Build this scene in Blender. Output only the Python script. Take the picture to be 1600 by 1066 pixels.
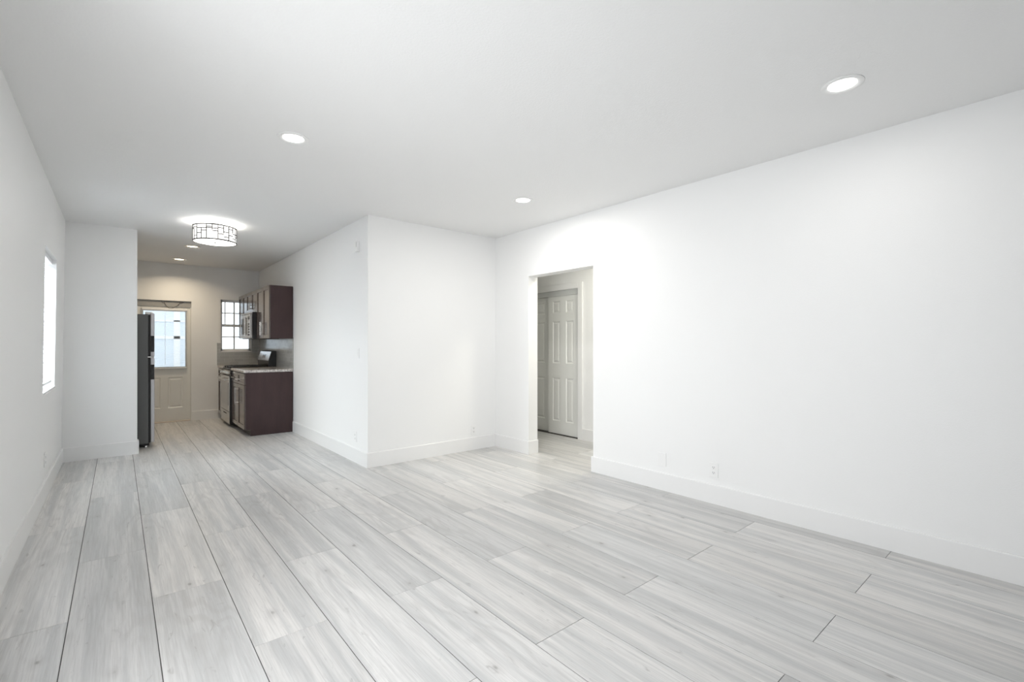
import bpy, bmesh, math, random
from mathutils import Vector, Matrix

for o in list(bpy.data.objects):
    bpy.data.objects.remove(o, do_unlink=True)
scn = bpy.context.scene
C = scn.collection
random.seed(7)

# ------------------------------------------------------------------ camera
H = 2.648          # ceiling height
cam_d = bpy.data.cameras.new('camera')
cam = bpy.data.objects.new('camera', cam_d)
C.objects.link(cam)
cam.location = (0, 0, 1.28)
cam.rotation_euler = (math.pi / 2, 0, -0.6993)
cam_d.sensor_width = 36
cam_d.lens = 732.08 / 1600 * 36
cam_d.shift_y = 7.06 / 1600
cam_d.clip_start = 0.02
scn.camera = cam

# ------------------------------------------------------------------ world, light, exposure
w = bpy.data.worlds.new('world')
scn.world = w
w.use_nodes = True
bg = w.node_tree.nodes['Background']
bg.inputs['Color'].default_value = (0.90, 0.95, 1.0, 1)
bg.inputs['Strength'].default_value = 2.2

scn.view_settings.view_transform = 'Standard'
scn.view_settings.look = 'None'
scn.view_settings.gamma = 1
scn.view_settings.exposure = 0.0
scn.view_settings.use_curve_mapping = False


def area(name, loc, rot, sx, sy, power, col=(1, 1, 1), shape='RECTANGLE', spread=None):
    d = bpy.data.lights.new(name, 'AREA')
    d.shape = shape
    d.size = sx
    if shape in ('RECTANGLE', 'ELLIPSE'):
        d.size_y = sy
    d.energy = power
    d.color = col
    if spread is not None:
        d.spread = spread
    o = bpy.data.objects.new(name, d)
    o.location = loc
    o.rotation_euler = rot
    C.objects.link(o)
    return o


# daylight: added light at a guessed, unseen side door, and the small left window
area('added_side_daylight', (-0.80, 1.02, 1.15), (math.radians(90), 0, math.radians(-58)), 1.4, 1.9, 42, (0.98, 0.99, 1.0), spread=math.radians(130))

area('daylight_left_window', (-0.72, 5.77, 1.50), (math.radians(90), 0, math.radians(-90)), 0.86, 1.15, 96, (0.94, 0.97, 1.0))


# ------------------------------------------------------------------ materials
def new_mat(name):
    m = bpy.data.materials.new(name)
    m.use_nodes = True
    return m, m.node_tree.nodes, m.node_tree.links, m.node_tree.nodes['Principled BSDF']


def mat(name, col, rough=0.5, metal=0.0, spec=0.5, coat=0.0, bump=0.0, bscale=60.0, emit=None, estr=0.0, vary=0.0, vscale=8.0, stretch=None):
    m, N, Lk, b = new_mat(name)
    b.inputs['Base Color'].default_value = (*col, 1)
    b.inputs['Roughness'].default_value = rough
    b.inputs['Metallic'].default_value = metal
    b.inputs['Specular IOR Level'].default_value = spec
    b.inputs['Coat Weight'].default_value = coat
    b.inputs['Coat Roughness'].default_value = 0.12
    if bump or vary:
        tc = N.new('ShaderNodeTexCoord')
        mp = N.new('ShaderNodeMapping')
        if stretch:
            mp.inputs['Scale'].default_value = stretch
        Lk.new(tc.outputs['Object'], mp.inputs['Vector'])
    if bump:
        n = N.new('ShaderNodeTexNoise')
        n.inputs['Scale'].default_value = bscale
        n.inputs['Detail'].default_value = 4
        Lk.new(mp.outputs['Vector'], n.inputs['Vector'])
        bp = N.new('ShaderNodeBump')
        bp.inputs['Strength'].default_value = bump
        bp.inputs['Distance'].default_value = 0.004
        Lk.new(n.outputs['Fac'], bp.inputs['Height'])
        Lk.new(bp.outputs['Normal'], b.inputs['Normal'])
    if vary:
        n = N.new('ShaderNodeTexNoise')
        n.inputs['Scale'].default_value = vscale
        n.inputs['Detail'].default_value = 5
        Lk.new(mp.outputs['Vector'], n.inputs['Vector'])
        r = N.new('ShaderNodeValToRGB')
        r.color_ramp.elements[0].position = 0.3
        r.color_ramp.elements[1].position = 0.7
        r.color_ramp.elements[0].color = (*[c * (1 - vary) for c in col], 1)
        r.color_ramp.elements[1].color = (*[min(1, c * (1 + vary)) for c in col], 1)
        Lk.new(n.outputs['Fac'], r.inputs['Fac'])
        Lk.new(r.outputs['Color'], b.inputs['Base Color'])
    if emit:
        b.inputs['Emission Color'].default_value = (*emit, 1)
        b.inputs['Emission Strength'].default_value = estr
    return m


M = {}
M['paint'] = mat('white_wall_paint', (0.905, 0.907, 0.903), 0.5, spec=0.35, bump=0.12, bscale=140)
M['ceiling'] = mat('white_ceiling_paint', (0.90, 0.90, 0.895), 0.7, spec=0.25, bump=0.35, bscale=90)
M['trim'] = mat('white_semi_gloss_trim', (0.88, 0.88, 0.875), 0.28, spec=0.5)
M['door'] = mat('white_door_paint', (0.80, 0.80, 0.775), 0.35, spec=0.5)
M['closet'] = mat('closet_door_paint', (0.82, 0.825, 0.80), 0.38, spec=0.5)
M['fascia'] = mat('grey_track_paint', (0.60, 0.61, 0.60), 0.45)
M['plastic'] = mat('white_plastic', (0.90, 0.90, 0.89), 0.3)
M['plate'] = mat('off_white_plastic', (0.90, 0.90, 0.895), 0.3)
M['slot'] = mat('dark_slot', (0.05, 0.05, 0.05), 0.6)
M['steel'] = mat('brushed_stainless', (0.62, 0.61, 0.60), 0.26, metal=1.0, vary=0.06, vscale=30, stretch=(1, 1, 30))
M['nickel'] = mat('brushed_nickel', (0.72, 0.71, 0.69), 0.22, metal=1.0)
M['bronze'] = mat('dark_metal_lattice', (0.07, 0.06, 0.055), 0.45, metal=0.5)
M['black'] = mat('black_enamel', (0.012, 0.012, 0.014), 0.25)
M['iron'] = mat('cast_iron', (0.018, 0.018, 0.018), 0.55, bump=0.2)
M['fridge_side'] = mat('textured_grey_steel_side', (0.13, 0.135, 0.135), 0.42, metal=0.3, bump=0.25, bscale=300)
M['fridge_door'] = mat('brushed_door_edge', (0.62, 0.62, 0.65), 0.35, metal=0.25)
M['gasket'] = mat('black_gasket', (0.02, 0.02, 0.022), 0.6)
M['espresso'] = mat('espresso_panel', (0.050, 0.027, 0.0275), 0.45, spec=0.4, vary=0.12, vscale=14, stretch=(1, 1, 0.2))
M['espresso_door'] = mat('espresso_glossy_door', (0.075, 0.052, 0.045), 0.22, spec=0.7, coat=0.6, vary=0.12, vscale=14, stretch=(1, 1, 0.2))
M['header'] = mat('header_painted_shade', (0.36, 0.36, 0.355), 0.5)  # shade in the door recess, painted into the board as grey
M['toe'] = mat('toe_kick', (0.05, 0.045, 0.042), 0.5)
M['glass_black'] = mat('black_glass', (0.02, 0.02, 0.022), 0.06, coat=0.4)
M['oven_glass'] = mat('smoked_oven_glass', (0.10, 0.10, 0.10), 0.08, coat=0.8, spec=0.8)
M['blind'] = mat('white_blind_slat', (0.86, 0.87, 0.9), 0.5)
M['vinyl'] = mat('white_vinyl_frame', (0.9, 0.9, 0.91), 0.35)
M['muntin'] = mat('grey_muntin', (0.62, 0.65, 0.68), 0.4)
M['sill'] = mat('white_marble_sill', (0.86, 0.86, 0.87), 0.2)
M['wire'] = mat('dark_wire', (0.06, 0.045, 0.035), 0.6)
M['brass'] = mat('metal_threshold', (0.75, 0.66, 0.58), 0.35, metal=0.6)
M['siding'] = mat('pale_blue_siding', (0.86, 0.90, 0.94), 0.7)
M['outtrim'] = mat('white_outdoor_trim', (0.85, 0.86, 0.88), 0.5)
M['outglass'] = mat('neighbour_window_glass', (0.72, 0.79, 0.87), 0.25)
M['ground'] = mat('outdoor_concrete', (0.55, 0.54, 0.52), 0.9, vary=0.1)
M['lens_cool'] = mat('led_lens_neutral', (0.9, 0.9, 0.9), 0.4, emit=(1.0, 0.985, 0.95), estr=7.0)
M['lens_warm'] = mat('led_lens_warm', (0.9, 0.88, 0.8), 0.4, emit=(1.0, 0.86, 0.62), estr=3.2)
M['drum'] = mat('glowing_fabric_drum', (0.9, 0.9, 0.88), 0.6, emit=(1.0, 0.985, 0.95), estr=1.1)
M['drum_bottom'] = mat('glowing_acrylic_diffuser', (0.9, 0.9, 0.88), 0.4, emit=(1.0, 0.98, 0.94), estr=4.5)


def glass_mat():
    m = bpy.data.materials.new('clear_pane')
    m.use_nodes = True
    N, Lk = m.node_tree.nodes, m.node_tree.links
    N.clear()
    out = N.new('ShaderNodeOutputMaterial')
    mx = N.new('ShaderNodeMixShader')
    fr = N.new('ShaderNodeFresnel')
    fr.inputs['IOR'].default_value = 1.45
    tr = N.new('ShaderNodeBsdfTransparent')
    tr.inputs['Color'].default_value = (0.96, 0.98, 0.98, 1)
    gl = N.new('ShaderNodeBsdfGlossy')
    gl.inputs['Roughness'].default_value = 0.02
    Lk.new(fr.outputs['Fac'], mx.inputs['Fac'])
    Lk.new(tr.outputs['BSDF'], mx.inputs[1])
    Lk.new(gl.outputs['BSDF'], mx.inputs[2])
    Lk.new(mx.outputs['Shader'], out.inputs['Surface'])
    return m


M['glass'] = glass_mat()


def granite_mat():
    m, N, Lk, b = new_mat('speckled_granite')
    tc = N.new('ShaderNodeTexCoord')
    v = N.new('ShaderNodeTexVoronoi')
    v.inputs['Scale'].default_value = 90
    n = N.new('ShaderNodeTexNoise')
    n.inputs['Scale'].default_value = 45
    n.inputs['Detail'].default_value = 6
    Lk.new(tc.outputs['Object'], v.inputs['Vector'])
    Lk.new(tc.outputs['Object'], n.inputs['Vector'])
    r = N.new('ShaderNodeValToRGB')
    e = r.color_ramp.elements
    e[0].position = 0.30
    e[0].color = (0.10, 0.085, 0.08, 1)
    e[1].position = 0.62
    e[1].color = (0.72, 0.68, 0.64, 1)
    k = e.new(0.45)
    k.color = (0.42, 0.38, 0.36, 1)
    mx = N.new('ShaderNodeMix')
    mx.data_type = 'RGBA'
    mx.inputs[0].default_value = 0.35
    Lk.new(n.outputs['Fac'], r.inputs['Fac'])
    Lk.new(r.outputs['Color'], mx.inputs[6])
    r2 = N.new('ShaderNodeValToRGB')
    r2.color_ramp.elements[0].color = (0.2, 0.17, 0.16, 1)
    r2.color_ramp.elements[1].color = (0.85, 0.82, 0.8, 1)
    Lk.new(v.outputs['Color'], r2.inputs['Fac'])
    Lk.new(r2.outputs['Color'], mx.inputs[7])
    Lk.new(mx.outputs[2], b.inputs['Base Color'])
    b.inputs['Roughness'].default_value = 0.12
    return m


M['granite'] = granite_mat()


def tile_mat(name, axis):
    """glossy grey beveled subway tiles; axis = horizontal world axis of the wall"""
    m, N, Lk, b = new_mat(name)
    tc = N.new('ShaderNodeTexCoord')
    sp = N.new('ShaderNodeSeparateXYZ')
    cb = N.new('ShaderNodeCombineXYZ')
    Lk.new(tc.outputs['Object'], sp.inputs['Vector'])
    Lk.new(sp.outputs[axis], cb.inputs['X'])
    Lk.new(sp.outputs['Z'], cb.inputs['Y'])
    br = N.new('ShaderNodeTexBrick')
    br.inputs['Color1'].default_value = (0.37, 0.375, 0.365, 1)
    br.inputs['Color2'].default_value = (0.43, 0.435, 0.42, 1)
    br.inputs['Mortar'].default_value = (0.55, 0.55, 0.54, 1)
    br.inputs['Scale'].default_value = 1.0
    br.inputs['Mortar Size'].default_value = 0.0022
    br.inputs['Mortar Smooth'].default_value = 0.3
    br.inputs['Brick Width'].default_value = 0.152
    br.inputs['Row Height'].default_value = 0.055
    Lk.new(cb.outputs['Vector'], br.inputs['Vector'])
    Lk.new(br.outputs['Color'], b.inputs['Base Color'])
    bp = N.new('ShaderNodeBump')
    bp.invert = True
    bp.inputs['Strength'].default_value = 0.7
    bp.inputs['Distance'].default_value = 0.003
    Lk.new(br.outputs['Fac'], bp.inputs['Height'])
    Lk.new(bp.outputs['Normal'], b.inputs['Normal'])
    b.inputs['Roughness'].default_value = 0.14
    return m


M['tile_x'] = tile_mat('grey_subway_tile_back', 'X')
M['tile_y'] = tile_mat('grey_subway_tile_side', 'Y')


def floor_mat():
    m, N, Lk, b = new_mat('grey_wood_look_tile')
    uv = N.new('ShaderNodeUVMap')
    uv.uv_map = 'plank'
    at = N.new('ShaderNodeAttribute')
    at.attribute_name = 'tone'
    sepc = N.new('ShaderNodeSeparateColor')
    Lk.new(at.outputs['Color'], sepc.inputs['Color'])

    def mapped(sx, sy):
        mp = N.new('ShaderNodeMapping')
        mp.inputs['Scale'].default_value = (sx, sy, 1)
        Lk.new(uv.outputs['UV'], mp.inputs['Vector'])
        return mp.outputs['Vector']

    def noise(vec, detail=4, dist=0.0, rough=0.55, scale=1.0):
        n = N.new('ShaderNodeTexNoise')
        n.inputs['Scale'].default_value = scale
        n.inputs['Detail'].default_value = detail
        n.inputs['Distortion'].default_value = dist
        n.inputs['Roughness'].default_value = rough
        Lk.new(vec, n.inputs['Vector'])
        return n.outputs['Fac']

    def mr(val, a, b_, c=0.0, d=1.0, smooth=True):
        r = N.new('ShaderNodeMapRange')
        if smooth:
            r.interpolation_type = 'SMOOTHSTEP'
        for k, vv in zip(('From Min', 'From Max', 'To Min', 'To Max'), (a, b_, c, d)):
            r.inputs[k].default_value = vv
        Lk.new(val, r.inputs['Value'])
        return r.outputs['Result']

    def math_(op, a, b_=None):
        x = N.new('ShaderNodeMath')
        x.operation = op
        for i, q in enumerate((a, b_)):
            if q is None:
                continue
            if isinstance(q, (int, float)):
                x.inputs[i].default_value = q
            else:
                Lk.new(q, x.inputs[i])
        return x.outputs[0]

    def mix(f, a, b_):
        x = N.new('ShaderNodeMix')
        x.data_type = 'RGBA'
        Lk.new(f, x.inputs[0]) if not isinstance(f, float) else setattr(x.inputs[0], 'default_value', f)
        for i, q in ((6, a), (7, b_)):
            if isinstance(q, tuple):
                x.inputs[i].default_value = (*q, 1)
            else:
                Lk.new(q, x.inputs[i])
        return x.outputs[2]

    bands = mr(noise(mapped(13, 0.55), 3, 0.6), 0.36, 0.66)
    grain = noise(mapped(120, 3.0), 5, 0.2, 0.65)
    fine = noise(mapped(420, 10.0), 3)
    cath0 = noise(mapped(3.6, 0.7), 2, 0.3)
    cath = math_('SINE', math_('MULTIPLY', cath0, 85.0))
    cath = mr(cath, -0.2, 1.0)
    cmask = mr(noise(mapped(2.2, 0.8), 1), 0.48, 0.66)
    cath = math_('MULTIPLY', cath, cmask)
    # base: warm / cool tint per plank
    base = mix(sepc.outputs[0], (0.715, 0.712, 0.706), (0.765, 0.748, 0.728))
    base = mix(math_('MULTIPLY', bands, 0.84), base, (0.53, 0.537, 0.537))
    base = mix(math_('MULTIPLY', cath, 0.30), base, (0.45, 0.44, 0.43))
    g = mr(grain, 0.40, 0.70, 0.0, 0.45)
    base = mix(g, base, (0.46, 0.45, 0.445))
    gl = mr(grain, 0.42, 0.28, 0.0, 0.30)
    base = mix(gl, base, (0.83, 0.825, 0.812))
    f2 = mr(fine, 0.35, 0.7, 0.0, 0.14)
    base = mix(f2, base, (0.36, 0.35, 0.34))
    # knots
    vo = N.new('ShaderNodeTexVoronoi')
    vo.inputs['Scale'].default_value = 1.0
    vo.inputs['Randomness'].default_value = 1.0
    Lk.new(mapped(6.5, 3.2), vo.inputs['Vector'])
    sc = N.new('ShaderNodeSeparateColor')
    Lk.new(vo.outputs['Color'], sc.inputs['Color'])
    wob = math_('MULTIPLY', noise(mapped(30, 16), 3), 0.10)
    kd = math_('ADD', vo.outputs['Distance'], wob)
    knot = mr(kd, 0.125, 0.055)
    halo = mr(kd, 0.30, 0.07)
    on = mr(sc.outputs[0], 0.42, 0.48, 0, 1)
    base = mix(math_('MULTIPLY', math_('MULTIPLY', halo, on), 0.28), base, (0.36, 0.35, 0.34))
    base = mix(math_('MULTIPLY', math_('MULTIPLY', knot, on), 0.62), base, (0.20, 0.19, 0.18))
    # smudgy dark flecks along the grain
    fl = mr(noise(mapped(30, 7), 4, 1.2), 0.62, 0.76)
    base = mix(math_('MULTIPLY', fl, 0.42), base, (0.27, 0.26, 0.255))
    # per-plank brightness
    hsv = N.new('ShaderNodeHueSaturation')
    Lk.new(base, hsv.inputs['Color'])
    Lk.new(mr(sepc.outputs[1], 0, 1, 0.94, 1.10, False), hsv.inputs['Value'])
    Lk.new(hsv.outputs['Color'], b.inputs['Base Color'])
    rgh = mr(grain, 0.2, 0.8, 0.27, 0.42, False)
    Lk.new(rgh, b.inputs['Roughness'])
    b.inputs['Specular IOR Level'].default_value = 0.45
    bp = N.new('ShaderNodeBump')
    bp.inputs['Strength'].default_value = 0.10
    bp.inputs['Distance'].default_value = 0.001
    Lk.new(grain, bp.inputs['Height'])
    Lk.new(bp.outputs['Normal'], b.inputs['Normal'])
    return m


M['floor'] = floor_mat()
M['grout'] = mat('grey_grout', (0.10, 0.098, 0.095), 0.9)


# ------------------------------------------------------------------ mesh helpers
class MB:
    def __init__(s):
        s.bm = bmesh.new()

    def box(s, x0, x1, y0, y1, z0, z1, bev=0.0, seg=2, mi=0):
        b = bmesh.new() if bev else s.bm
        vs = [b.verts.new((x, y, z)) for x in (x0, x1) for y in (y0, y1) for z in (z0, z1)]
        fs = [(0, 1, 3, 2), (4, 6, 7, 5), (0, 4, 5, 1), (2, 3, 7, 6), (0, 2, 6, 4), (1, 5, 7, 3)]
        nf = [b.faces.new([vs[i] for i in f]) for f in fs]
        for f in nf:
            f.material_index = mi
        if bev:
            bmesh.ops.bevel(b, geom=list(b.edges), offset=bev, segments=seg, affect='EDGES', profile=0.5)
            me = bpy.data.meshes.new('tmp')
            b.to_mesh(me)
            b.free()
            s.bm.from_mesh(me)
            bpy.data.meshes.remove(me)
        return s

    def prism(s, pts, a0, a1, axis='y'):
        """extrude a 2-D outline. axis y: pts are (x,z); axis x: (y,z); axis z: (x,y)"""
        def mk(p, a):
            return {'y': (p[0], a, p[1]), 'x': (a, p[0], p[1]), 'z': (p[0], p[1], a)}[axis]
        A = [s.bm.verts.new(mk(p, a0)) for p in pts]
        B = [s.bm.verts.new(mk(p, a1)) for p in pts]
        n = len(pts)
        s.bm.faces.new(A)
        s.bm.faces.new(B[::-1])
        for i in range(n):
            s.bm.faces.new((A[i], B[i], B[(i + 1) % n], A[(i + 1) % n]))
        return s

    def cyl(s, p0, p1, r0, r1=None, n=24, cap=True):
        p0, p1 = Vector(p0), Vector(p1)
        r1 = r0 if r1 is None else r1
        d = (p1 - p0).normalized()
        u = d.orthogonal().normalized()
        v = d.cross(u)
        A, B = [], []
        for i in range(n):
            a = 2 * math.pi * i / n
            k = u * math.cos(a) + v * math.sin(a)
            A.append(s.bm.verts.new(p0 + k * r0))
            B.append(s.bm.verts.new(p1 + k * r1))
        for i in range(n):
            s.bm.faces.new((A[i], A[(i + 1) % n], B[(i + 1) % n], B[i]))
        if cap:
            s.bm.faces.new(A[::-1])
            s.bm.faces.new(B)
        return s

    def lathe(s, prof, cx, cy, n=48, close=False):
        """prof: (r,z) list revolved round the vertical through cx,cy"""
        rings = []
        for r, z in prof:
            if r < 1e-6:
                rings.append([s.bm.verts.new((cx, cy, z))])
            else:
                rings.append([s.bm.verts.new((cx + r * math.cos(2 * math.pi * i / n), cy + r * math.sin(2 * math.pi * i / n), z)) for i in range(n)])
        prs = list(zip(rings, rings[1:]))
        if close:
            prs.append((rings[-1], rings[0]))
        for A, B in prs:
            for i in range(n):
                j = (i + 1) % n
                if len(A) == 1 and len(B) == 1:
                    continue
                if len(A) == 1:
                    s.bm.faces.new((A[0], B[i], B[j]))
                elif len(B) == 1:
                    s.bm.faces.new((A[i], B[0], A[j]))
                else:
                    s.bm.faces.new((A[i], B[i], B[j], A[j]))
        return s

    def tube(s, pts, r, n=10):
        pts = [Vector(p) for p in pts]
        prev = None
        u = None
        for i, p in enumerate(pts):
            a = pts[max(0, i - 1)]
            b = pts[min(len(pts) - 1, i + 1)]
            d = (b - a).normalized()
            if u is None:
                u = d.orthogonal().normalized()
            u = (u - d * u.dot(d)).normalized()
            v = d.cross(u)
            ring = [s.bm.verts.new(p + u * (r * math.cos(2 * math.pi * k / n)) + v * (r * math.sin(2 * math.pi * k / n))) for k in range(n)]
            if prev:
                for k in range(n):
                    s.bm.faces.new((prev[k], prev[(k + 1) % n], ring[(k + 1) % n], ring[k]))
            else:
                s.bm.faces.new(ring[::-1])
            prev = ring
        s.bm.faces.new(prev)
        return s

    def build(s, name, m, parent=None, smooth=False, fn=None, **tags):
        bm = s.bm
        if fn:
            for v in bm.verts:
                v.co = Vector(fn(*v.co))
        bmesh.ops.recalc_face_normals(bm, faces=list(bm.faces))
        me = bpy.data.meshes.new(name)
        origin = Vector((0, 0, 0))
        bm.to_mesh(me)
        bm.free()
        for mm in (m if isinstance(m, (list, tuple)) else [m]):
            me.materials.append(mm)
        if smooth:
            me.polygons.foreach_set('use_smooth', [True] * len(me.polygons))
            try:
                me.set_sharp_from_angle(angle=math.radians(35))
            except Exception:
                pass
        o = bpy.data.objects.new(name, me)
        C.objects.link(o)
        if parent is not None:
            o.parent = parent
            o.matrix_parent_inverse = Matrix.Translation(parent.location).inverted() if parent.parent is None else parent.matrix_parent_inverse.copy()
            if parent.type == 'MESH':
                o.matrix_parent_inverse = Matrix.Identity(4)
        for k, v in tags.items():
            o[k] = v
        return o


def thing(name, label, cat, loc=(0, 0, 0), group=None, kind=None):
    o = bpy.data.objects.new(name, None)
    C.objects.link(o)
    o.empty_display_size = 0.1
    o.location = loc
    o['label'] = label
    o['category'] = cat
    if group:
        o['group'] = group
    if kind:
        o['kind'] = kind
    return o


def struct(mb, name, m, label=None, **kw):
    o = mb.build(name, m, **kw)
    o['kind'] = 'structure'
    if label:
        o['label'] = label
    return o


def dup(root, dx=0, dy=0, dz=0, label=None, mats=None):
    """copy a thing and each of its parts and sub-parts"""
    r = root.copy()
    C.objects.link(r)
    r.location = root.location + Vector((dx, dy, dz))
    if label:
        r['label'] = label
    for ch in list(root.children):
        c = ch.copy()
        C.objects.link(c)
        c.parent = r
        c.matrix_parent_inverse = ch.matrix_parent_inverse.copy()
        for g in list(ch.children):
            d = g.copy()
            C.objects.link(d)
            d.parent = c
            d.matrix_parent_inverse = g.matrix_parent_inverse.copy()
    return r


XR = 3.695            # right wall face
XK = 2.000            # kitchen wall face
YC = 4.720            # wall facing the camera
YB = 9.650            # kitchen back wall
YS0, YS1 = 7.090, 7.200
XS = 0.175            # end of the stub wall
XH = 4.820            # hall wall face
YF = -1.60            # wall behind the camera


def lean(x, y, z):    # the left wall stands slightly out of plumb
    return (x - 0.475 + 0.034 * z / H, y, z)


def lx(z):
    return -0.475 + 0.034 * z / H


# ------------------------------------------------------------------ floor
PW, PL = 0.3094, 1.5143
X1, Y0 = -0.1771, 4.4982


def build_floor():
    bm = bmesh.new()
    uvl = bm.loops.layers.uv.new('plank')
    col = bm.loops.layers.float_color.new('tone')
    gap = 0.0018
    x_lo, x_hi, y_lo, y_hi = -0.62, 5.6, -1.75, 9.80

    def plank(xa, xb, ya, yb):
        xa, xb = max(xa, x_lo), min(xb, x_hi)
        ya, yb = max(ya, y_lo), min(yb, y_hi)
        if xb - xa < 0.01 or yb - ya < 0.01:
            return
        t = (random.random(), random.random(), random.random(), 1)
        ou, ov = random.uniform(0, 40), random.uniform(0, 40)
        fl = random.random() < 0.5
        z0, z1 = -0.010, 0.0
        b = 0.0006
        lo = [(xa, ya), (xb, ya), (xb, yb), (xa, yb)]
        top = [(xa + b, ya + b), (xb - b, ya + b), (xb - b, yb - b), (xa + b, yb - b)]
        V0 = [bm.verts.new((x, y, z0)) for x, y in lo]
        V1 = [bm.verts.new((x, y, z1 - b)) for x, y in lo]
        V2 = [bm.verts.new((x, y, z1)) for x, y in top]
        fs = [bm.faces.new(V2)]
        for i in range(4):
            j = (i + 1) % 4
            fs.append(bm.faces.new((V1[i], V1[j], V2[j], V2[i])))
            fs.append(bm.faces.new((V0[i], V0[j], V1[j], V1[i])))
        for f in fs:
            f.material_index = 0
            for lp in f.loops:
                x, y = lp.vert.co.x - xa, lp.vert.co.y - ya
                if fl:
                    x, y = -x, -y
                lp[uvl].uv = (x + ou, y + ov)
                lp[col] = t

    for r in range(-2, 20):
        xa = X1 + PW * (r - 1 + 0) + 0.0
        xa = X1 + PW * (r - 1)
        xb = xa + PW
        # row r lies between line r and r+1; odd rows are shifted by half a plank
        off = 0.0 if r % 2 == 0 else 0.5
        for j in range(-5, 6):
            ya = Y0 - PL * (j + off + 1)
            yb = ya + PL
            plank(xa + gap, xb - gap, ya + gap * 0.7, yb - gap * 0.7)
    # grout bed below the planks
    z = -0.0022
    v = [bm.verts.new(p) for p in ((x_lo, y_lo, z), (x_hi, y_lo, z), (x_hi, y_hi, z), (x_lo, y_hi, z))]
    f = bm.faces.new(v)
    f.material_index = 1
    zb = -0.15
    v2 = [bm.verts.new((p.co.x, p.co.y, zb)) for p in v]
    for i in range(4):
        g = bm.faces.new((v[i], v2[i], v2[(i + 1) % 4], v[(i + 1) % 4]))
        g.material_index = 1
    bm.faces.new(v2[::-1]).material_index = 1
    me = bpy.data.meshes.new('floor')
    bmesh.ops.recalc_face_normals(bm, faces=list(bm.faces))
    bm.to_mesh(me)
    bm.free()
    me.materials.append(M['floor'])
    me.materials.append(M['grout'])
    o = bpy.data.objects.new('floor', me)
    C.objects.link(o)
    o['kind'] = 'structure'
    o['label'] = 'pale grey wood-look plank tile floor with thin dark grout lines'


build_floor()

# ------------------------------------------------------------------ shell
struct(MB().box(-0.62, 5.6, YF - 0.15, YB + 0.15, H, H + 0.12), 'ceiling', M['ceiling'], 'flat white lightly textured ceiling')


def wall_with_holes(mb, a0, a1, holes, slab):
    """slab(a0,a1,z0,z1) adds a box; holes are (a0,a1,z0,z1)"""
    cur = a0
    for h0, h1, z0, z1 in sorted(holes):
        if h0 > cur:
            slab(cur, h0, 0, H)
        if z0 > 0:
            slab(h0, h1, 0, z0)
        if z1 < H:
            slab(h0, h1, z1, H)
        cur = h1
    if cur < a1:
        slab(cur, a1, 0, H)


LW = (5.32, 6.225, 0.880, 2.095)       # left window y0,y1,z0,z1
mb = MB()
wall_with_holes(mb, YF - 0.15, YB + 0.15, [(0.30, 1.90, 0.02, 2.1), LW], lambda a, b, c, d: mb.box(-0.15, 0, a, b, c, d))
struct(mb, 'wall_left', M['paint'], 'glossy white left wall with a small window', fn=lean)

mb = MB()
wall_with_holes(mb, -0.62, 3.845, [], lambda a, b, c, d: mb.box(a, b, YF - 0.15, YF, c, d))
struct(mb, 'wall_front', M['paint'], 'white wall behind the viewpoint')

DW = (3.112, 4.093, 0, 2.095)
mb = MB()
wall_with_holes(mb, YF, 6.2, [DW], lambda a, b, c, d: mb.box(XR, XR + 0.145, a, b, c, d))
struct(mb, 'wall_right', M['paint'], 'long plain white wall on the right with an open doorway')

struct(MB().box(XK, XR, YC, YC + 0.12, 0, H), 'wall_center', M['paint'], 'short white wall facing the viewer beyond the room')
struct(MB().box(XK, XK + 0.12, YC + 0.12, YB, 0, H), 'wall_kitchen', M['paint'], 'white wall running back into the kitchen on its right side')

KD = (0.045, 0.960, 0, 2.030)
KW = (1.391, 1.872, 1.165, 2.095)
mb = MB()
wall_with_holes(mb, -0.62, XK + 0.12, [KD, KW], lambda a, b, c, d: mb.box(a, b, YB, YB + 0.15, c, d))
struct(mb, 'wall_back', M['paint'], 'kitchen end wall with the back door and a small window')

struct(MB().box(-0.47, XS, YS0, YS1, 0, H), 'wall_divider', M['paint'], 'narrow white wall stub between the room and the refrigerator')

CL = (4.317, 5.86, 0, 2.066)
mb = MB()
wall_with_holes(mb, 1.9, 6.2, [CL], lambda a, b, c, d: mb.box(XH, XH + 0.12, a, b, c, d))
struct(mb, 'wall_hall', M['paint'], 'hallway wall with the closet seen through the doorway')
struct(MB().box(XR + 0.145, 5.6, 6.2, 6.32, 0, H), 'wall_hall_end', M['paint'], 'far end wall of the hallway')
struct(MB().box(XR + 0.145, 5.6, 1.78, 1.9, 0, H), 'wall_hall_near', M['paint'], 'near end wall of the hallway')
struct(MB().box(5.48, 5.60, 1.9, 6.2, 0, H), 'wall_closet', M['paint'], 'back wall of the hall closet')

# ------------------------------------------------------------------ baseboards
BH, BT = 0.155, 0.015


def bb_profile(flip=1):
    return [(0, 0), (BT, 0), (BT, BH - 0.006), (BT - 0.004, BH), (0, BH)]


def bb_x(mb, x0, x1, y, s):     # runs along x, face towards s*y
    mb.prism([(y + s * p, q) for p, q in bb_profile()], x0, x1, 'x')


def bb_y(mb, y0, y1, x, s):     # runs along y, face towards s*x
    mb.prism([(x + s * p, q) for p, q in bb_profile()], y0, y1, 'y')


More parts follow.
